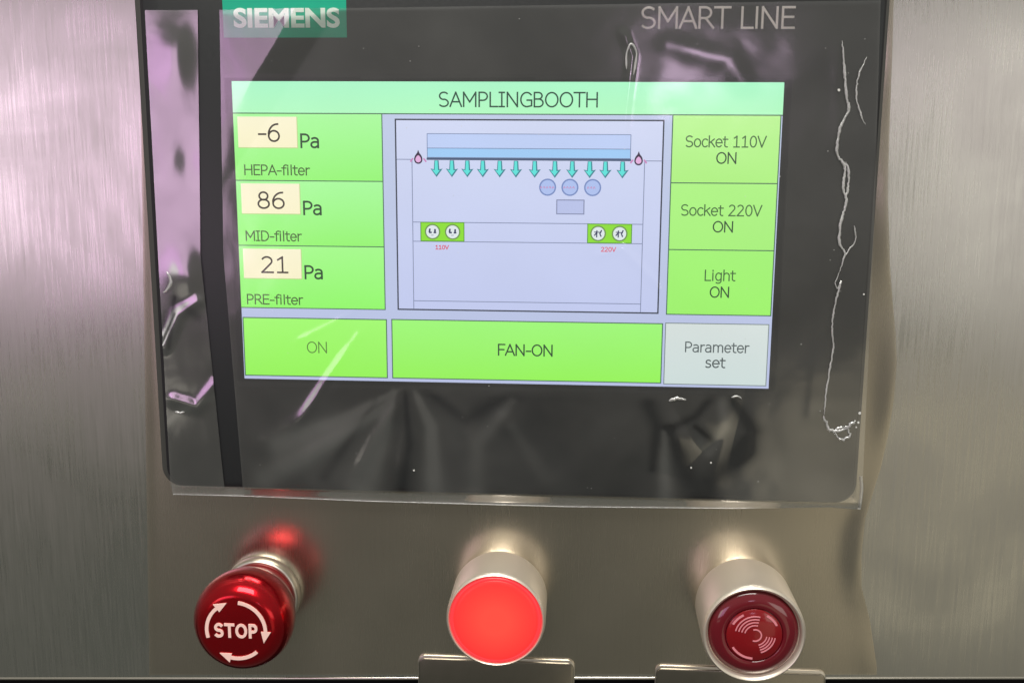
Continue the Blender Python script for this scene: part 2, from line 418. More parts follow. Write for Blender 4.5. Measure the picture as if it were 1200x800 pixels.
def print_text(text, x0, z0, x1, capz, y, m, parent, w=.36, serif_i=True, thick=.05, track=0.0, descends=False):
    """flat stroke-drawn print from x0 to x1, standing on baseline z0, capital height capz (mm)"""
    def split(P):
        out, cur = [], [P[0]]
        for i in range(1, len(P)):
            cur.append(P[i])
            if i + 1 < len(P):
                a = Vector(P[i]) - Vector(P[i - 1]); b = Vector(P[i + 1]) - Vector(P[i])
                if a.length > 1e-5 and b.length > 1e-5 and a.angle(b) > .6:
                    out.append(cur); cur = [P[i]]
        out.append(cur); return out
    items, pen = [], 0.0
    for ch in text:
        adv, pl = GL[ch]
        if ch == 'I' and not serif_i: adv, pl = .26, [[(.13, 0), (.13, 1)]]
        for p0 in pl:
            for p in split(p0): items.append([(pen + a, b) for a, b in p])
        pen += adv + track
    lo = min(a for p in items for a, b in p); hi = max(a for p in items for a, b in p)
    k = (x1 - x0 - w) / (hi - lo); bm = bmesh.new()
    for q, p in enumerate(items):
        P = [(x0 + w / 2 + (a - lo) * k, z0 + w / 2 + b * (capz - w)) for a, b in p]
        cl = len(P) > 8 and math.dist(P[0], P[-1]) < .02
        if not cl and len(P) > 1:                                  # square the ends off past the corner
            a, b = Vector(P[0]), Vector(P[1]); c, d = Vector(P[-1]), Vector(P[-2])
            P = [tuple(a + (a - b).normalized() * w * .42)] + P[1:-1] + [tuple(c + (c - d).normalized() * w * .42)]
        stroke(bm, P[:-1] if cl else P, w, y - .002 * (q % 3), y - thick - .003 * (q % 3), 0, cl)
    return obj('lettering', bm, m, parent)


def ribbon3(bm, pts, w, lift, y0, nseg=5):
    """a folded, raised crease: half-round ridge along a 2-D polyline"""
    P = [Vector(p) for p in pts]; n = len(P); rings = []
    for k in range(n):
        t = (P[min(k + 1, n - 1)] - P[max(k - 1, 0)]).normalized(); nn = Vector((-t.y, t.x))
        s = w[k] if isinstance(w, (list, tuple)) else w
        rings.append([bm.verts.new((P[k].x + nn.x * s * math.cos(a), y0 - lift * s * math.sin(a), P[k].y + nn.y * s * math.cos(a))) for a in [math.pi * j / nseg for j in range(nseg + 1)]])
    for a, b in zip(rings, rings[1:]):
        for j in range(nseg): bm.faces.new((a[j], a[j + 1], b[j + 1], b[j]))


def smooth_path(pts, step=.6, wob=0.0, seed=1):
    rnd = random.Random(seed); P = [Vector(p) for p in pts]; out = []
    for k in range(len(P) - 1):
        p0, p1, p2, p3 = P[max(k - 1, 0)], P[k], P[k + 1], P[min(k + 2, len(P) - 1)]
        n = max(2, int((p2 - p1).length / step))
        for j in range(n):
            t = j / n
            q = .5 * ((2 * p1) + (p2 - p0) * t + (2 * p0 - 5 * p1 + 4 * p2 - p3) * t * t + (3 * p1 - p0 - 3 * p2 + p3) * t ** 3)
            out.append((q.x + rnd.uniform(-wob, wob), q.y + rnd.uniform(-wob, wob)))
    out.append(tuple(P[-1])); return out


def fractal(X, Z, seed, wl, octs=3):
    r = np.random.RandomState(seed); s = np.zeros_like(X); a = 1.0
    for o in range(octs):
        for k in range(6):
            th = r.uniform(0, 2 * math.pi); ph = r.uniform(0, 2 * math.pi); f = 2 * math.pi / (wl / 2 ** o) * r.uniform(.6, 1.4)
            s += a / 6 * np.sin(f * (X * math.cos(th) + Z * math.sin(th)) + ph + 1.5 * np.sin(f * .5 * (X * math.sin(th) - Z * math.cos(th)) + ph))
        a *= .45
    return s


def seg_dist(X, Z, pts):
    d = np.full(X.shape, 1e9); side = np.zeros(X.shape); tt = np.zeros(X.shape); tot = 0
    L = [math.dist(a, b) for a, b in zip(pts, pts[1:])]; T = sum(L)
    for (a, b), l in zip(zip(pts, pts[1:]), L):
        ux, uz = (b[0] - a[0]) / l, (b[1] - a[1]) / l
        t = np.clip((X - a[0]) * ux + (Z - a[1]) * uz, 0, l)
        dx, dz = X - a[0] - t * ux, Z - a[1] - t * uz
        dd = np.hypot(dx, dz); m = dd < d
        d = np.where(m, dd, d); side = np.where(m, dx * -uz + dz * ux, side); tt = np.where(m, (tot + t) / T, tt); tot += l
    return d, side, tt


def sheet(name, left, right, top, bottom, nx, nz, yfun, m, parent=None, painted_tone=None):
    """a film: grid whose left/right/top/bottom edges are functions; yfun(X,Z) is its surface"""
    u = np.linspace(0, 1, nx + 1); v = np.linspace(0, 1, nz + 1)
    U, V = np.meshgrid(u, v)
    zt, zb = top(0), bottom(0)
    Z = zt + (zb - zt) * V
    xl, xr = left(Z), right(Z)
    X = xl + (xr - xl) * U
    Z = top(X) + (bottom(X) - top(X)) * V
    Y = yfun(X, Z)
    co = np.stack([X, Y, Z], -1).reshape(-1, 3)
    idx = np.arange((nx + 1) * (nz + 1)).reshape(nz + 1, nx + 1)
    q = np.stack([idx[:-1, :-1], idx[1:, :-1], idx[1:, 1:], idx[:-1, 1:]], -1).reshape(-1, 4)
    me = bpy.data.meshes.new(name)
    me.vertices.add(len(co)); me.vertices.foreach_set('co', co.ravel())
    me.loops.add(q.size); me.loops.foreach_set('vertex_index', q.ravel())
    me.polygons.add(len(q)); me.polygons.foreach_set('loop_start', np.arange(0, q.size, 4)); me.polygons.foreach_set('loop_total', np.full(len(q), 4))
    me.update(calc_edges=True); me.validate()
    if painted_tone is not None:
        at = me.attributes.new('painted_tone', 'FLOAT', 'POINT'); at.data.foreach_set('value', np.clip(painted_tone(X, Z), 0, 6).ravel().astype(np.float32))
    return obj(name, me, m, parent, smooth=True)


# ------------------------------------------------------------------ steel panel of the cabinet
PY = 5.0                                                         # front of the steel, mm behind the display
panel = thing('steel_panel', (0, PY, -142), 'brushed stainless steel cabinet panel with vertical grain behind all the controls', 'metal panel')
EL, ER = (-420, -156.3), (420, -122.8)                           # lower edge of the panel runs slightly uphill
bm = bmesh.new()
poly(bm, [EL, ER, (420, 330), (-420, 330)], PY + 2.0, PY)
uv = bm.loops.layers.uv.new('UVMap')
for f in bm.faces:
    for l in f.loops: l[uv].uv = (l.vert.co.x / 1000, l.vert.co.z / 1000)
obj('panel_sheet', bm, M['steel'], panel)
# rolled bright lower edge
bm = bmesh.new()
rings = []
for (x, z) in (EL, ER):
    rings.append([(x, PY + .9 - 1.15 * math.cos(a), z - .35 + .75 * math.sin(a)) for a in [2 * math.pi * k / 16 for k in range(16)]])
loops(bm, rings)
obj('rolled_edge', bm, M['edge'], panel, smooth=True)
bm = bmesh.new()
poly(bm, [(-420, -260), (420, -260), (420, -118), (-420, -150)], 24, 22)
tag(obj('dark_gap', bm, M['black']), kind='structure')

# ------------------------------------------------------------------ guard film still stuck on the middle of the panel
RX = [(-165, 116.5), (-135.5, 115.3), (-120, 112.2), (-109, 108.9), (-98, 108.2), (-87.2, 108.6), (-78, 110.6), (-71, 112.2), (-60, 113.6), (-50, 114.3), (-38, 114.4), (-29.6, 113.5), (-10, 110.5), (10, 108.5), (60, 106.5), (140, 105.0)]
_rz_, _rv = np.array([a for a, b in RX]), np.array([b for a, b in RX])
def g_left(Z): return -108.1 + (Z + 7.5) * .0475
def g_right(Z): return np.interp(Z, _rz_, _rv)
def g_y(X, Z):
    e = g_right(Z) - X
    lift = (.4 + .25 * np.sin(Z * .13 + 1)) * np.exp(-(np.maximum(e, 0) / 4.5) ** 2) * np.clip((Z + 150) / 40, .25, 1)
    el = X - g_left(Z)
    lift += .25 * np.exp(-(np.maximum(el, 0) / 2.0) ** 2)
    return PY - .25 - lift - .06 * fractal(X, Z, 5, 60, 2)
guard = sheet('protective_film', g_left, g_right, lambda X: 120 + 0 * X, lambda X: -138.5 + X * .0399 + 0 * X, 240, 220, g_y, M['guard'])
tag(guard, 'dull tan protective film stuck on the steel behind the buttons, its wavy right edge peeling', 'protective film', 'protective films')

# ------------------------------------------------------------------ touch panel
tp = thing('touch_panel', (0, PY, -77.3), 'dark grey touch panel whose lit screen is headed SAMPLINGBOOTH', 'touch screen')
OUT = (-104.3, -77.4, 104.3, 80.6)
bm = bmesh.new()
slab(bm, rrect(*OUT, 6.0, 10), PY - .05, 0.1, .5)
obj('rim', bm, M['rim'], tp, smooth=True, sharp=40)
bm = bmesh.new()
slab(bm, rrect(OUT[0] + 1.7, OUT[1] + .5, OUT[2] - .9, OUT[3] - 1.2, 5.4, 10), .09, .0)
obj('groove', bm, M['gasket'], tp)
bm = bmesh.new()
slab(bm, rrect(OUT[0] + 2.6, OUT[1] + 1.1, OUT[2] - 1.4, OUT[3] - 2.0, 5, 10), 0.0, -.25, .12)
obj('front_foil', bm, M['foil'], tp, smooth=True, sharp=40)
bm = bmesh.new()
slab(bm, rrect(-79.6, -45.6, 79.4, 45.2, 1.0), -.25, -.30)
obj('display_border', bm, M['mask'], tp)

bm = bmesh.new(); box(bm, -78.9, 55.0, -43.9, 66.2, -.25, -.32)
brand = obj('brand_plate', bm, M['teal'], tp)
lettering('SIEMENS', -75.9, 57.6, -45.8, 63.0, -.32, M['silver'], brand, bold=.34)
print_text('SMART LINE', 37.7, 57.2, 79.3, 6.0, -.25, M['pale'], tp, w=.62, serif_i=False)

# ---- the display
bm = bmesh.new(); box(bm, -77.2, -43.1, 77.2, 43.1, -.30, -.36)
disp = obj('display', bm, screen((196, 208, 236), (186, 196, 232)), tp)
D0 = -.36
LINE = screen((64, 104, 82)); DARK = screen((40, 52, 50)); INK = screen((26, 66, 36)); INK2 = screen((60, 96, 40)); BLK = screen((30, 30, 34))


def field(name, x0, z0, x1, z1, c, line=LINE, lw=.28, sides='tblr', d=0.0, parent=None):
    bm = bmesh.new()
    l, r_, t, b = (lw if 'l' in sides else 0), (lw if 'r' in sides else 0), (lw if 't' in sides else 0), (lw if 'b' in sides else 0)
    box(bm, x0, z0, x1, z1, D0 - d, D0 - d - .05, 1)
    box(bm, x0 + l, z0 + b, x1 - r_, z1 - t, D0 - d - .04, D0 - d - .09, 0)
    return obj(name, bm, [c, line], parent or disp)


field('title_bar', -77.2, 34.1, 77.2, 43.1, screen((172, 252, 204), (180, 255, 196)), sides='b', lw=.3)
print_text('SAMPLINGBOOTH', -18.2, 36.1, 26.3, 4.3, D0 - .1, screen((22, 66, 52)), disp, w=.44)

for (z1, z0), ca, cb in zip(((34.1, 15.2), (15.2, -3.5), (-3.5, -21.8)),
                            ((172, 255, 160), (170, 255, 158), (166, 255, 140)), ((150, 250, 116), (150, 250, 112), (146, 252, 104))):
    field('readout_field', -77.2, z0, -34.3, z1, screen(ca, cb), sides='br')
for (x0, z1), txt, tx0, tx1, tz0, tz1 in (((-76.0, 33.3), '-6', -70.2, -63.8, 26.2, 31.6), ((-75.8, 14.5), '86', -71.1, -63.1, 7.2, 12.3), ((-76.0, -4.3), '21', -70.8, -62.7, -11.4, -6.4)):
    field('value_box', x0, z1 - 8.8, x0 + 17.3, z1, screen((254, 248, 214), (254, 247, 206)), screen((196, 214, 140)), .22, 'br', .06)
    print_text(txt, tx0, tz0, tx1, tz1 - tz0, D0 - .16, screen((44, 36, 14)), disp, w=.52)
    print_text('Pa', x0 + 18.0, tz0 - 1.7, x0 + 23.4, 4.2, D0 - .1, INK, disp, w=.56)
print_text('HEPA-filter', -74.6, 16.8, -55.4, 3.1, D0 - .1, INK2, disp, w=.36)
print_text('MID-filter', -75.0, -2.1, -58.4, 3.1, D0 - .1, INK2, disp, w=.36)
print_text('PRE-filter', -75.4, -20.7, -58.6, 3.1, D0 - .1, INK2, disp, w=.36)

field('on_key', -77.0, -42.2, -34.0, -24.5, screen((164, 255, 112), (150, 248, 84)), lw=.3)
print_text('ON', -58.0, -35.0, -52.0, 3.5, D0 - .1, screen((86, 132, 54)), disp, w=.32)
field('fan_key', -32.7, -42.2, 46.3, -24.4, screen((160, 252, 120), (150, 248, 84)), lw=.3)
print_text('FAN-ON', -1.4, -34.8, 14.6, 3.6, D0 - .1, INK, disp, w=.42)
for (z1, z0), t1, b1, b2, ca, cb in (((34.1, 15.45), 'Socket 110V', (50.9, 25.4, 73.2, 28.8), (59.5, 20.9, 65.1, 24.2), (190, 250, 150), (176, 246, 128)),
                                     ((15.45, -3.3), 'Socket 220V', (50.3, 6.4, 72.9, 10.0), (59.3, 1.8, 65.0, 5.3), (176, 248, 132), (168, 246, 120)),
                                     ((-3.3, -21.9), 'Light', (57.6, -13.1, 66.4, -8.6), (59.2, -16.8, 64.7, -13.5), (164, 248, 116), (158, 247, 104))):
    field('socket_key' if 'S' in t1 else 'light_key', 47.0, z0, 76.9, z1, screen(ca, cb), lw=.3, sides='lbr')
    print_text(t1, b1[0], b1[1] if 'S' in t1 else -12.0, b1[2], 3.3, D0 - .1, screen((60, 104, 52)), disp, w=.36)
    print_text('ON', b2[0], b2[1], b2[2], 3.3, D0 - .1, INK, disp, w=.38)
field('parameter_key', 46.9, -42.4, 76.5, -24.2, screen((218, 228, 226), (208, 224, 222)), screen((120, 134, 134)), .26)
print_text('Parameter', 52.8, -32.8, 71.2, 3.2, D0 - .1, screen((78, 90, 92)), disp, w=.36)
print_text('set', 58.8, -37.3, 64.6, 3.3, D0 - .1, screen((64, 76, 78)), disp, w=.38)

# ---- the diagram of the booth
field('diagram_area', -30.8, -21.7, 44.9, 32.9, screen((212, 220, 248), (196, 205, 243)), screen((44, 52, 70)), .42, d=.02)
DY = D0 - .12
GREY = screen((126, 136, 170))
bm = bmesh.new()
def hl(x0, x1, z, w=.22): box(bm, x0, z - w / 2, x1, z + w / 2, DY + .01, DY - .03)
def vl(x, z0, z1, w=.22): box(bm, x - w / 2, z0, x + w / 2, z1, DY + .01, DY - .04)
hl(-30.4, -25.9, 21.6); hl(39.6, 44.6, 21.6)
vl(-26.0, -21.3, 21.6); vl(39.7, -21.3, 21.6)
hl(-26, 39.7, 3.9); hl(-26, 39.7, -1.6); hl(-26, 39.7, -18.9)
obj('diagram_lines', bm, GREY, disp)
bm = bmesh.new()
box(bm, -21.7, 21.9, 35.8, 28.9, DY, DY - .05, 2)
box(bm, -21.5, 24.9, 35.6, 28.7, DY - .04, DY - .08, 0)
box(bm, -21.5, 22.3, 35.6, 24.7, DY - .04, DY - .08, 1)
box(bm, -21.8, 21.5, 35.9, 22.1, DY - .04, DY - .1, 3)
obj('filter_symbol', bm, [screen((192, 210, 250)), screen((160, 206, 250)), screen((118, 134, 172)), screen((62, 82, 116))], disp)
AR = screen((88, 230, 222)); AE = screen((48, 128, 144))
first = None
for x in (-19.0, -14.6, -10.2, -5.8, -1.0, 3.6, 8.9, 14.6, 19.5, 24.4, 28.8, 33.6):
    if first is None:
        bm = bmesh.new()
        out_ = [(-.62, 0), (.62, 0), (.78, -2.5), (1.75, -2.3), (0, -4.7), (-1.75, -2.3), (-.78, -2.5)]
        poly(bm, [(x + a, 21.4 + b) for a, b in out_], DY, DY - .03, 1)
        in_ = [(-.42, -.1), (.30, -.1), (.42, -2.8), (1.0, -2.7), (-.1, -4.1), (-1.3, -2.6), (-.55, -2.75)]
        poly(bm, [(x + a, 21.4 + b) for a, b in in_], DY - .02, DY - .06, 0)
        first = obj('airflow_arrow', bm, [AR, AE], disp)
        ax = x
    else:
        c = first.copy(); COL.objects.link(c); c.parent = disp
        c.location = first.location + Vector(((x - ax) * MM, 0, 0))
PK = screen((232, 178, 226)); PD = screen((44, 20, 60)); PL = screen((206, 130, 190))
for x in (-24.2, 38.0):
    bm = bmesh.new()
    drop = [(x - 1.2 * math.sin(a) * (1 - .0 * k), 21.6 + (-1.25 * math.cos(a) if math.cos(a) > 0 else -2.0 * math.cos(a) * (1 - .25 * abs(math.sin(a))))) for k, a in enumerate([2 * math.pi * j / 24 for j in range(24)])]
    poly(bm, drop, DY - .02, DY - .05, 1)
    poly(bm, [(x + (px - x) * .66, 21.5 + (pz - 21.5) * .62) for px, pz in drop], DY - .04, DY - .08, 0)
    poly(bm, [(x - .5, 23.0), (x + .5, 23.0), (x, 24.3)], DY - .03, DY - .09, 1)
    for s in (-1, 1): stroke(bm, [(x + s * 1.5, 21.9), (x + s * 2.1, 21.2), (x + s * 2.2, 20.9)], .42, DY, DY - .04, 2)
    obj('alarm_symbol', bm, [PK, PD, PL], disp)
RD = screen((206, 128, 176))
for i, x in enumerate((12.6, 18.9, 25.3)):
    bm = bmesh.new()
    poly(bm, arc(x, 14.1, 2.42, 0, 345, 23), DY, DY - .04, 1)
    poly(bm, arc(x, 14.1, 2.0, 0, 345, 23), DY - .03, DY - .07, 0)
    for k in range(5 - i):
        x0 = x - 2.1 + (.3 * i) + k * .85
        stroke(bm, [(x0, 13.75 + .15 * (k % 2)), (x0 + .22, 14.4), (x0 + .5, 13.8)], .2, DY - .06, DY - .1, 2)
    obj('gauge_symbol', bm, [screen((174, 194, 242)), screen((118, 140, 196)), RD], disp)
bm = bmesh.new(); box(bm, 15.1, 6.5, 23.1, 10.7, DY, DY - .04, 1); box(bm, 15.4, 6.8, 22.8, 10.4, DY - .03, DY - .07, 0)
obj('screen_symbol', bm, [screen((186, 196, 236)), screen((132, 140, 176))], disp)
for x0, cs, kind in ((-23.8, (-20.3, -14.5), 0), (24.0, (27.1, 33.2), 1)):
    bm = bmesh.new()
    box(bm, x0, -1.6, x0 + 12.7, 4.0, DY - .03, DY - .07, 1); box(bm, x0 + .25, -1.35, x0 + 12.45, 3.75, DY - .06, DY - .1, 0)
    for c in cs:
        poly(bm, arc(c, 1.2, 2.25, 0, 345, 23), DY - .09, DY - .12, 2)
        poly(bm, arc(c, 1.2, 1.85, 0, 345, 23), DY - .11, DY - .15, 3)
        if kind == 0:
            stroke(bm, [(c - .9, 1.0), (c - .75, 2.1)], .5, DY - .14, DY - .18, 4); stroke(bm, [(c + .7, .9), (c + .75, 2.0)], .5, DY - .14, DY - .18, 4)
            stroke(bm, [(c - 1.0, 1.0), (c - .2, 1.0)], .45, DY - .14, DY - .18, 4); stroke(bm, [(c + .3, .95), (c + 1.1, .95)], .4, DY - .14, DY - .18, 4)
            stroke(bm, [(c - .4, .2), (c + .3, .25)], .3, DY - .14, DY - .18, 5)
        else:
            stroke(bm, [(c - 1.1, .6), (c - .3, 1.5)], .36, DY - .14, DY - .18, 4); stroke(bm, [(c - .4, .1), (c - .35, 2.1)], .34, DY - .14, DY - .18, 4)
            stroke(bm, [(c + .9, .3), (c + .5, 1.1), (c + 1.0, 2.2)], .38, DY - .14, DY - .18, 4); stroke(bm, [(c - 1.1, 1.6), (c + .9, 1.5)], .26, DY - .14, DY - .18, 4)
    obj('socket_symbol', bm, [screen((140, 226, 40)), screen((84, 150, 40)), screen((108, 150, 70)), screen((228, 238, 240)), screen((40, 48, 92)), screen((170, 180, 190))], disp)
REDT = screen((222, 70, 92))
print_text('110V', -19.5, -3.9, -15.6, 1.3, DY - .05, REDT, disp, w=.22)
print_text('220V', 28.0, -4.0, 32.3, 1.4, DY - .05, REDT, disp, w=.22)

# ------------------------------------------------------------------ loose clear films over the touch panel
Y0 = -.75
def f1_left(Z): return -101.0 - (62 - Z) * .004
def f1_right(Z): return np.interp(Z, [-80, -70, -6, 62], [-84.6, -85.2, -88.6, -85.9])
def f1_y(X, Z):
    y = Y0 - .09 * fractal(X * 1.5, Z * .8, 11, 38, 2)
    d = np.hypot((X + 93) / 4.2, (Z - 50) / 9.0); y = y - .34 * np.exp(-d ** 2)
    d = np.hypot((X + 91) / 3.8, (Z - 21) / 6.0); y = y + .17 * np.exp(-d ** 2)
    d = np.hypot((X + 93) / 5.0, (Z + 12) / 7.0); y = y - .5 * np.exp(-d ** 2)
    dd, sd, tt = seg_dist(X, Z, [(-101, -34), (-96, -24), (-90, -20)]); y = y - .35 * np.exp(-(dd / 1.6) ** 2)
    dd, sd, tt = seg_dist(X, Z, [(-99, -50), (-92, -52), (-86, -45)]); y = y - .25 * np.exp(-(dd / 1.8) ** 2)
    y = np.minimum(y, -.35)
    return y
def f1_tone(X, Z):  # light and dark along the strip's folds, painted as streaks
    a = .95 + .16 * fractal(X, Z, 31, 22, 3)
    for pts, w, k in (([(-100.6, -27), (-96.8, -19.3), (-90.2, -24.8)], 1.5, -.5), ([(-103, -58.5), (-96.1, -53), (-84.1, -47.5)], 1.2, .35), ([(-97, -19), (-99.5, -34)], .8, -.5)):
        d, s_, t = seg_dist(X, Z, pts); a = a + k * np.exp(-(d / w) ** 2)
    return a + 3.5 * np.clip((-77.4 - Z) / .8, 0, 1)
strip = sheet('protective_film', f1_left, f1_right, lambda X: 62.4 + 0 * X, lambda X: -77.25 + 0 * X, 44, 360, f1_y, M['strip'], painted_tone=f1_tone)
tag(strip, 'narrow clear film strip with pinkish sheen, left of the screen', 'protective film', 'protective films')

def f2_left(Z): return np.interp(Z, [-80, -74, -6, 62], [-79.0, -79.2, -81.8, -79.6])
def f2_right(Z): return np.interp(Z, [-80, -75, 0, 62], [105.8, 105.8, 104.0, 101.6])
FAN = [([(-62, -58), (-53, -44), (-42, -29)], 1.3, .42), ([(-61.6, -32), (-50, -26.2), (-43, -22)], 1.1, .30), ([(-44, -40), (-58, -53), (-70, -62)], 2.6, .25), ([(-33, -47), (-45, -58), (-66, -71)], 3.0, .28), ([(-28, -46), (-38, -60), (-46, -76)], 2.2, .45),
       ([(-25, -46), (-28, -60), (-31, -78)], 3.0, .5), ([(-17, -47), (-10, -60), (-9, -78)], 2.6, .5), ([(4, -47), (-1, -58), (0, -74)], 3.4, .30),
       ([(12, -47), (14, -60), (9, -76)], 3.2, .28), ([(25, -48), (20, -60), (26, -77)], 3.2, .28), ([(-8, -50), (2, -56), (12, -52)], 3.2, .28), ([(40, -60), (33, -68), (30, -77)], 2.8, .28)]
def f2_y(X, Z):
    y = Y0 - .10 * fractal(X, Z, 23, 48, 3)
    # turned-up upper left corner: flat above a diagonal, falling away below it
    t = ((X + 57.5) * 31 - (Z - 62.5) * 22) / math.hypot(31, 22)          # >0 below/right of the diagonal
    y = y - (.25 + .058 * (X + 80)) * np.clip(1 - np.maximum(t, 0) / 9.0, 0, 1)
    for pts, w, h in FAN:
        d, s, tt = seg_dist(X, Z, pts); env = np.clip(1.25 * np.sin(np.clip(tt, .04, .9) * math.pi) + .1, 0, 1)
        y = y - .75 * h * env * np.exp(-(d / w) ** 2)
    # crumpled folds below the right-hand corner of the screen: broken facets
    for (cx, cz, nx_, nz_, k) in ((46, -60, .9, .3, .085), (54, -55, -.8, -.5, .10), (60, -62, .6, -.7, .09), (68, -58, -.95, .2, .10), (50, -70, .2, .9, .06)):
        y = y - k * 6 * np.exp(-(((X - cx) / 5.5) ** 2 + ((Z - cz) / 8) ** 2)) * np.abs(((X - cx) * nx_ + (Z - cz) * nz_)) / 5.0
    # bubble over the screen and a long soft pull line
    d, s, tt = seg_dist(X, Z, [(28, -5), (34, -3), (44, -13)]); y = y - .30 * np.exp(-(d / 1.2) ** 2)
    d, s, tt = seg_dist(X, Z, [(33, 56), (35.5, 50), (34, 34), (32, 0)]); y = y - .28 * np.exp(-(d / 1.0) ** 2) * (1 - .6 * tt)
    d, s, tt = seg_dist(X, Z, [(45, 53), (62, 49), (66, 43)]); y = y - .10 * np.exp(-(d / 3.0) ** 2)
    # glue line near the right edge
    d, s, tt = seg_dist(X, Z, [(91.5, 54), (93, 20), (91, -15), (90, -50), (99, -55)]); y = y - .06 * np.exp(-(d / 2.2) ** 2)
    # below the housing the film hangs back towards the steel
    y = np.minimum(y, -.45)
    return y + 2.0 * np.clip((-77.3 - Z) / 3, 0, 1)
def f2_tone(X, Z):  # sheen and shade of the folds painted as pale and dark strokes
    low = np.clip((-44.5 - Z) / 3, 0, 1)                                  # the crumpled part hanging below the screen
    a = .80 + .16 * fractal(X, Z, 41, 40, 3) * (1 + low) + .25 * np.clip((X - 60) / 20, 0, 1) * low - .25 * low * np.exp(-((X - 15) / 24) ** 2)
    def st(pts, w0, w1, k):
        d, s_, t = seg_dist(X, Z, pts); w = w0 + (w1 - w0) * t
        return (1.5 if k > 0 else 1.0) * k * np.exp(-(d / (w * 1.05)) ** 2) * np.clip(1.15 - .35 * t, 0, 1)
    for pts, w0, w1, k in (([(-30, -45.1), (-48, -55), (-67.8, -63)], .5, 3.2, .75), ([(-33.9, -50.3), (-50.9, -61.2), (-72.2, -73.8)], 1.2, 4.2, .8),
                           ([(-32, -44.3), (-35.3, -57), (-42.2, -77.9)], .8, 4.5, .8), ([(-26, -45.8), (-21.2, -56.6), (-20.7, -77.8)], .8, 3.6, .8),
                           ([(-22.4, -45.7), (-11, -54.3), (2.8, -46.2)], 1.5, 3.0, -.5), ([(-28.8, -46.3), (-27.7, -62), (-30.5, -78)], .8, 2.0, -.5),
                           ([(-37.7, -49), (-53.8, -73)], .8, 2.0, -.5), ([(2.8, -48.3), (-7.3, -61.5), (-8.6, -77.5)], 1.4, 3.4, .35),
                           ([(61.9, -44.5), (56.5, -51.8), (48.7, -55.8)], 1.6, 1.2, -.75), ([(48.7, -55.8), (53.3, -66.6), (57.4, -75.7)], 1.6, 4.5, -.75),
                           ([(66.8, -46.4), (73.2, -55.8), (71, -61.8)], 1.2, 3.4, -.8), ([(71, -61.8), (62.2, -71.6), (63.2, -77.7)], 3.4, 4.0, -.7),
                           ([(42.8, -48.7), (45.5, -55.1), (44.5, -68)], 2.6, 1.4, -.7), ([(56.6, -54.8), (61.2, -58.6)], 1.0, 1.2, -.8),
                           ([(47.6, -56.8), (48.6, -77.2)], 1.0, 2.6, .7), ([(64, -46), (65, -54.6), (60.6, -62.5), (58, -60)], 1.6, 1.8, .5), ([(2.9, -56), (13.1, -71.6)], 1.5, 2.6, .22)):
        a = a + st(pts, w0, w1, k) * low
    d, s_, t = seg_dist(X, Z, [(34, 51.3), (35.9, 44.5), (35.2, 35), (34.6, 22)]); a = a + .5 * np.exp(-(d / 1.0) ** 2) * (1 - t)  # pale reflected stripe painted across the top of the screen
    a = np.where((X > -79) & (X < 79) & (Z < 44) & (Z > -44), a * .8, a)
    a = np.clip(a, .08, 2) + 4.5 * np.clip((-77.4 - Z) / .8, 0, 1)          # handled, dulled edge past the housing
    return a
_bx = [-80, -40, 20, 70, 97, 106]; _bz = [-80.6, -81.2, -81.3, -80.4, -78.9, -79.5]
big = sheet('protective_film', f2_left, f2_right, lambda X: 62.4 + (X + 80) * .012 + 0 * X, lambda X: np.interp(X, _bx, _bz), 372, 290, f2_y, M['film'], painted_tone=f2_tone)
big.name = 'protective_film'
tag(big, 'large wrinkled clear film covering the lit screen and torn along its right side', 'protective film', 'protective films')

# whitened tears and folds (parts of the large film); outlines measured on the film plane
def crease(path, w, lift=.6, wob=.12, seed=1, name='crease', par=None, taper=True, y0=-.95):
    pts = smooth_path(path, .5, wob, seed); n = len(pts); r = random.Random(seed)
    ws = []
    for k in range(n):
        t = k / (n - 1); e = min(1, 6 * t + .25, 6 * (1 - t) + .25) if taper else 1
        ws.append(1.15 * w * e * (0.75 + .5 * abs(math.sin(k * .31 + seed)) * r.uniform(.6, 1.2)))
    bm = bmesh.new(); ribbon3(bm, pts, ws, lift, y0)
    return obj(name, bm, M['crease'], par or big, smooth=True)


crease([(92.0, 54.1), (93.3, 44.6), (94.1, 38.9), (94.9, 36.0), (92.8, 30.5), (92.5, 24.0), (94.8, 20.5), (94.7, 14.7), (95.8, 10.9), (94.6, 4.7), (94.7, -.8), (96.3, -3.6), (95.2, -8.7)], .30, seed=3)
crease([(95.2, -8.7), (94.2, -12.1), (95.0, -13.6), (95.8, -11.4), (94.4, -18.9), (94.1, -25.1), (94.8, -30.0), (94.4, -35.0), (93.5, -43.8), (93.4, -50.4)], .20, seed=4)
crease([(98.8, 49.8), (96.9, 44.6), (96.8, 39.0), (98.8, 33.3), (99.6, 31.9)], .17, seed=5)
crease([(94.9, 21.7), (95.9, 19.4), (96.0, 14.2), (95.3, 11.8)], .26, seed=6)
crease([(98.4, 4.3), (99.1, .5), (97.4, -2.6), (96.1, -4.8)], .15, seed=7)
crease([(93.4, -50.9), (95.1, -54.5), (98.3, -55.2), (102.5, -52.0)], .34, wob=.3, seed=8)
crease([(95.2, -55.5), (99.4, -53.9), (101.1, -56.4), (99.2, -57.7), (96.7, -56.0)], .28, wob=.35, seed=9)
crease([(48.6, -47.2), (51.0, -46.4), (53.6, -46.8)], .34, wob=.15, seed=10)
crease([(66.6, -45.8), (68.4, -45.4), (69.6, -46.2)], .22, seed=11)
crease([(34.0, 46.5), (33.9, 50.5), (35.0, 53.2), (36.6, 50.8), (36.0, 45.0)], .22, wob=.03, seed=13)
crease([(-99.0, -11.2), (-97.8, -14.2), (-99.4, -17.0), (-100.4, -17.4)], .34, wob=.08, seed=15, par=strip, y0=-.9)
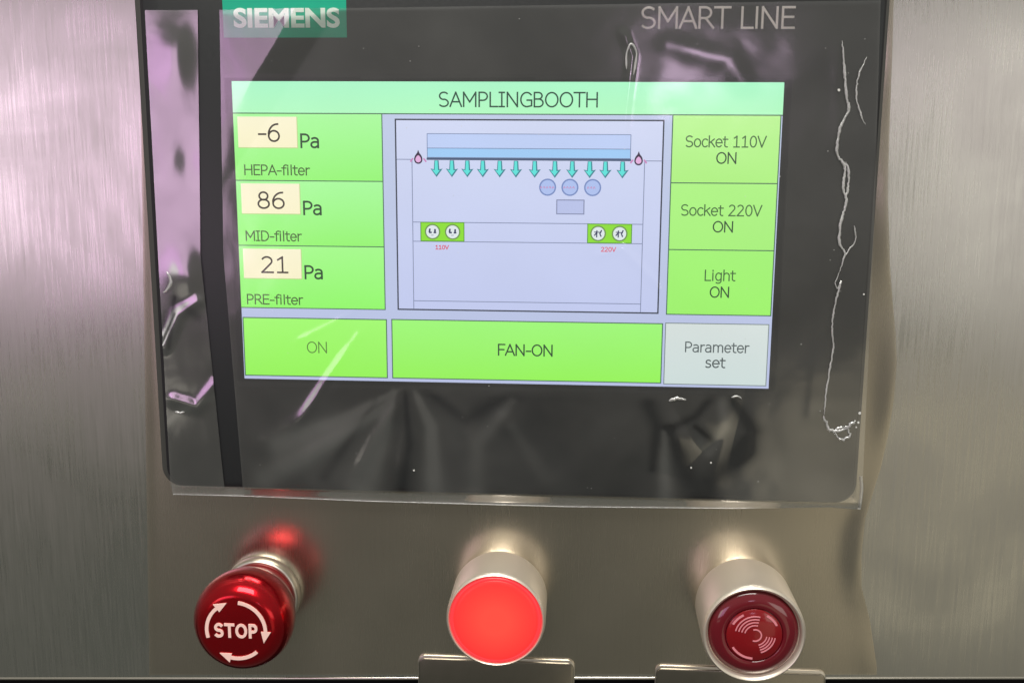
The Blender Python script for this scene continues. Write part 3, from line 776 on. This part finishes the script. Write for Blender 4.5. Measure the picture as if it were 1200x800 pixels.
crease([(-98.8, -53.6), (-97.2, -54.0), (-95.8, -53.6)], .22, seed=16, par=strip, y0=-.9)
# dust caught on the film: tiny pale specks
bm = bmesh.new(); rnd = random.Random(5)
SP = [(91.9, 41.0, .4), (103.4, -49.7, .42), (103.2, -52.5, .36), (102.7, -53.9, .25), (61.5, -65.6, .30), (55.8, -67.3, .28), (-26.5, -70.2, .3), (102.3, -15.1, .28)]
SP += [(rnd.uniform(-75, 100), rnd.uniform(-76, 60), rnd.uniform(.06, .13)) for _ in range(60)]
for x, z, r in SP:
    lathe(bm, [(r, -1.0), (r * .8, -1.0 - r * .6)], x, z, 8, 0, True, True)
tag(obj('speck', bm, mat('pale_dust', (.62, .62, .60), .8), big), kind='stuff')
# thicker turned edge of the film along the bottom and at its lower right corner
bm = bmesh.new()
ribbon3(bm, [(x, float(np.interp(x, _bx, _bz)) + .25) for x in np.linspace(-101.5, 105.5, 100)], .11, .6, 1.0)
obj('cut_edge', bm, M['crease'], big, smooth=True)
bm = bmesh.new()
ribbon3(bm, smooth_path([(105.6, -79.2), (105.9, -73), (105.3, -69)], .6, .02), .5, .8, .6)
obj('cut_edge', bm, M['crease'], big, smooth=True)
sheet('hem', lambda Z: -101.9 + 0 * Z, lambda Z: -79.1 + 0 * Z, lambda X: -77.3 + 0 * X, lambda X: -80.75 + .06 * np.sin(X) + 0 * X, 40, 10,
      lambda X, Z: .9 + .12 * fractal(X, Z, 77, 14, 2) + .5 * (-77.3 - Z) / 3, M['film'], big, painted_tone=lambda X, Z: 5.0 + 0 * X)

# ------------------------------------------------------------------ emergency stop
sx, sz = -76.0, -113.4
st = thing('emergency_stop_button', (sx, PY, sz), 'glossy red mushroom button reading STOP with three curved arrows', 'stop button')
bm = bmesh.new()
lathe(bm, [(12.0, PY - .1), (12.3, PY - .7), (12.3, PY - 3.6), (12.0, PY - 4.3), (11.5, PY - 4.5), (10.9, PY - 4.3), (10.7, PY - 3)], sx, sz)
obj('collar', bm, M['satin'], st, smooth=True, sharp=50)
bm = bmesh.new()
lathe(bm, [(10.7, PY - 2), (11.0, PY - 6), (11.4, PY - 8), (11.9, PY - 10.5)], sx, sz)
obj('neck', bm, M['redneck'], st, smooth=True)
bm = bmesh.new()
CF = -21.9
lathe(bm, [(11.3, -4.5), (12.4, -4.8), (13.4, -6.3), (14.2, -8.9), (14.75, -11.9), (14.85, -14.5), (14.4, -16.9), (13.4, -19), (12.2, -20.4), (11.1, -21.15), (10.3, -21.45), (9.7, -21.5), (6, -21.75), (2.5, CF), (.01, CF - .02)], sx, sz, 128)
cap = obj('cap', bm, M['redcap'], st, smooth=True)
YF = CF - .05
for a0, a1 in ((196, 128), (84, -2), (312, 256)):
    r = 8.7; bm = bmesh.new()
    P = arc(sx, sz, r, a0, a1, 24)
    stroke(bm, P, 1.02, YF + .3, YF)
    ex, ez = P[-1]; a = math.radians(a1); s = -1          # tangent, clockwise
    tx, tz = math.sin(a), -math.cos(a); nx_, nz_ = math.cos(a), math.sin(a)
    poly(bm, [(ex + nx_ * 1.55 - tx * .2, ez + nz_ * 1.55 - tz * .2), (ex + tx * 3.3 - nx_ * .5, ez + tz * 3.3 - nz_ * .5), (ex - nx_ * 1.35 - tx * .2, ez - nz_ * 1.35 - tz * .2)], YF + .3, YF - .01)
    obj('arrow', bm, M['white'], cap)
print_text('STOP', sx - 6.4, sz - 2.2, sx + 6.4, 4.5, YF + .15, M['white'], cap, w=.82, thick=.3, track=.16)

# ------------------------------------------------------------------ lit indicator
lx, lz = -.9, -111.6
la = thing('indicator_lamp', (lx, PY, lz), 'round flat indicator lamp glowing bright red in a silver bezel', 'indicator lamp')
bm = bmesh.new()
lathe(bm, [(14.2, PY - .05), (14.4, PY - .9), (14.6, PY - 1.5), (14.7, -11.9), (14.6, -12.9), (14.35, -13.4), (14.0, -13.6), (13.75, -13.4), (13.65, -12.6)], lx, lz, 128)
obj('bezel', bm, M['satinw'], la, smooth=True, sharp=60)
bm = bmesh.new()
lathe(bm, [(13.64, -9), (13.6, -12.8), (13.2, -13.35), (12.7, -13.5), (12.5, -13.3)], lx, lz, 96)
ln = obj('lens_edge', bm, M['redrim'], la, smooth=True)
bm = bmesh.new()
lathe(bm, [(12.6, -13.1), (12.4, -13.42), (11.4, -13.6), (8, -13.75), (3, -13.85), (.01, -13.87)], lx, lz, 96)
obj('lens', bm, M['redlit'], la, smooth=True)

# ------------------------------------------------------------------ sounder
bx_, bz_ = 73.7, -111.6
bu = thing('buzzer', (bx_, PY, bz_), 'dark red unlit round buzzer with arc shaped slots in a thick pale bezel', 'buzzer')
bm = bmesh.new()
lathe(bm, [(14.2, PY - .05), (14.4, PY - .9), (14.6, PY - 1.5), (14.8, -15.2), (14.75, -16.4), (14.4, -17.2), (14.1, -17.4), (13.7, -17.2), (13.3, -16.6), (13.1, -15.4)], bx_, bz_, 128)
obj('bezel', bm, M['satinw'], bu, smooth=True, sharp=60)
bm = bmesh.new()
lathe(bm, [(13.1, -13.8), (13.0, -15.4), (12.2, -16.4), (10.2, -17.1), (8.5, -17.4), (8.2, -17.2), (8.0, -16.8), (.01, -16.8)], bx_, bz_, 128)
lens = obj('lens', bm, M['maroon'], bu, smooth=True, sharp=50)
bm = bmesh.new()
lathe(bm, [(7.9, -16.75), (7.9, -17.3), (7.5, -17.6), (3, -17.75), (.01, -17.8)], bx_, bz_, 96)
disc = obj('sounder_disc', bm, M['ruby'], bu, smooth=True, sharp=50)
for r in (3.0, 3.9, 4.8, 5.7):
    bm = bmesh.new(); stroke(bm, arc(bx_ + .2, bz_ + .2, r, 78, 168, 20), .32, -17.65, -17.88); obj('slot', bm, M['pinkline'], disc)
for r in (3.2, 4.0, 4.8, 5.6):
    bm = bmesh.new(); stroke(bm, arc(bx_ + .3, bz_ + .3, r, -72, -8, 18), .32, -17.65, -17.88); obj('slot', bm, M['pinkline'], disc)
bm = bmesh.new(); stroke(bm, arc(bx_ + .2, bz_ + .2, 1.75, -110, 110, 28), .38, -17.7, -17.9); obj('slot', bm, M['pinkline'], disc)
for a0, a1 in ((28, 62), (118, 152), (212, 268)):
    bm = bmesh.new(); stroke(bm, arc(bx_, bz_, 7.0, a0, a1, 16), .6, -17.5, -17.72); obj('catch', bm, M['pinkline'], disc)

# ------------------------------------------------------------------ blank label plates under the two right-hand buttons
def tag_plate(x0, x1, z1, label):
    t = thing('label_plate', ((x0 + x1) / 2, PY, z1 - 14), label, 'label plate', 'blank label plates under the buttons')
    z0 = z1 - 28
    bm = bmesh.new(); slab(bm, rrect(x0, z0, x1, z1, 2.2, 8), PY - .1, PY - 1.1, .2)
    obj('holder', bm, M['edge'], t, smooth=True, sharp=40)
    bm = bmesh.new(); slab(bm, rrect(x0 + .25, z0 + .6, x1 - .25, z1 - .85, 1.9, 8), PY - .9, PY - 1.7, .2)
    obj('plate', bm, M['plate'], t, smooth=True, sharp=40)
    return t
tag_plate(-26.8, 22.6, -132.4, 'blank metal label plate with rounded corners below the glowing red lamp')
tag_plate(47.6, 100.0, -133.0, 'blank metal label plate with rounded corners below the buzzer')
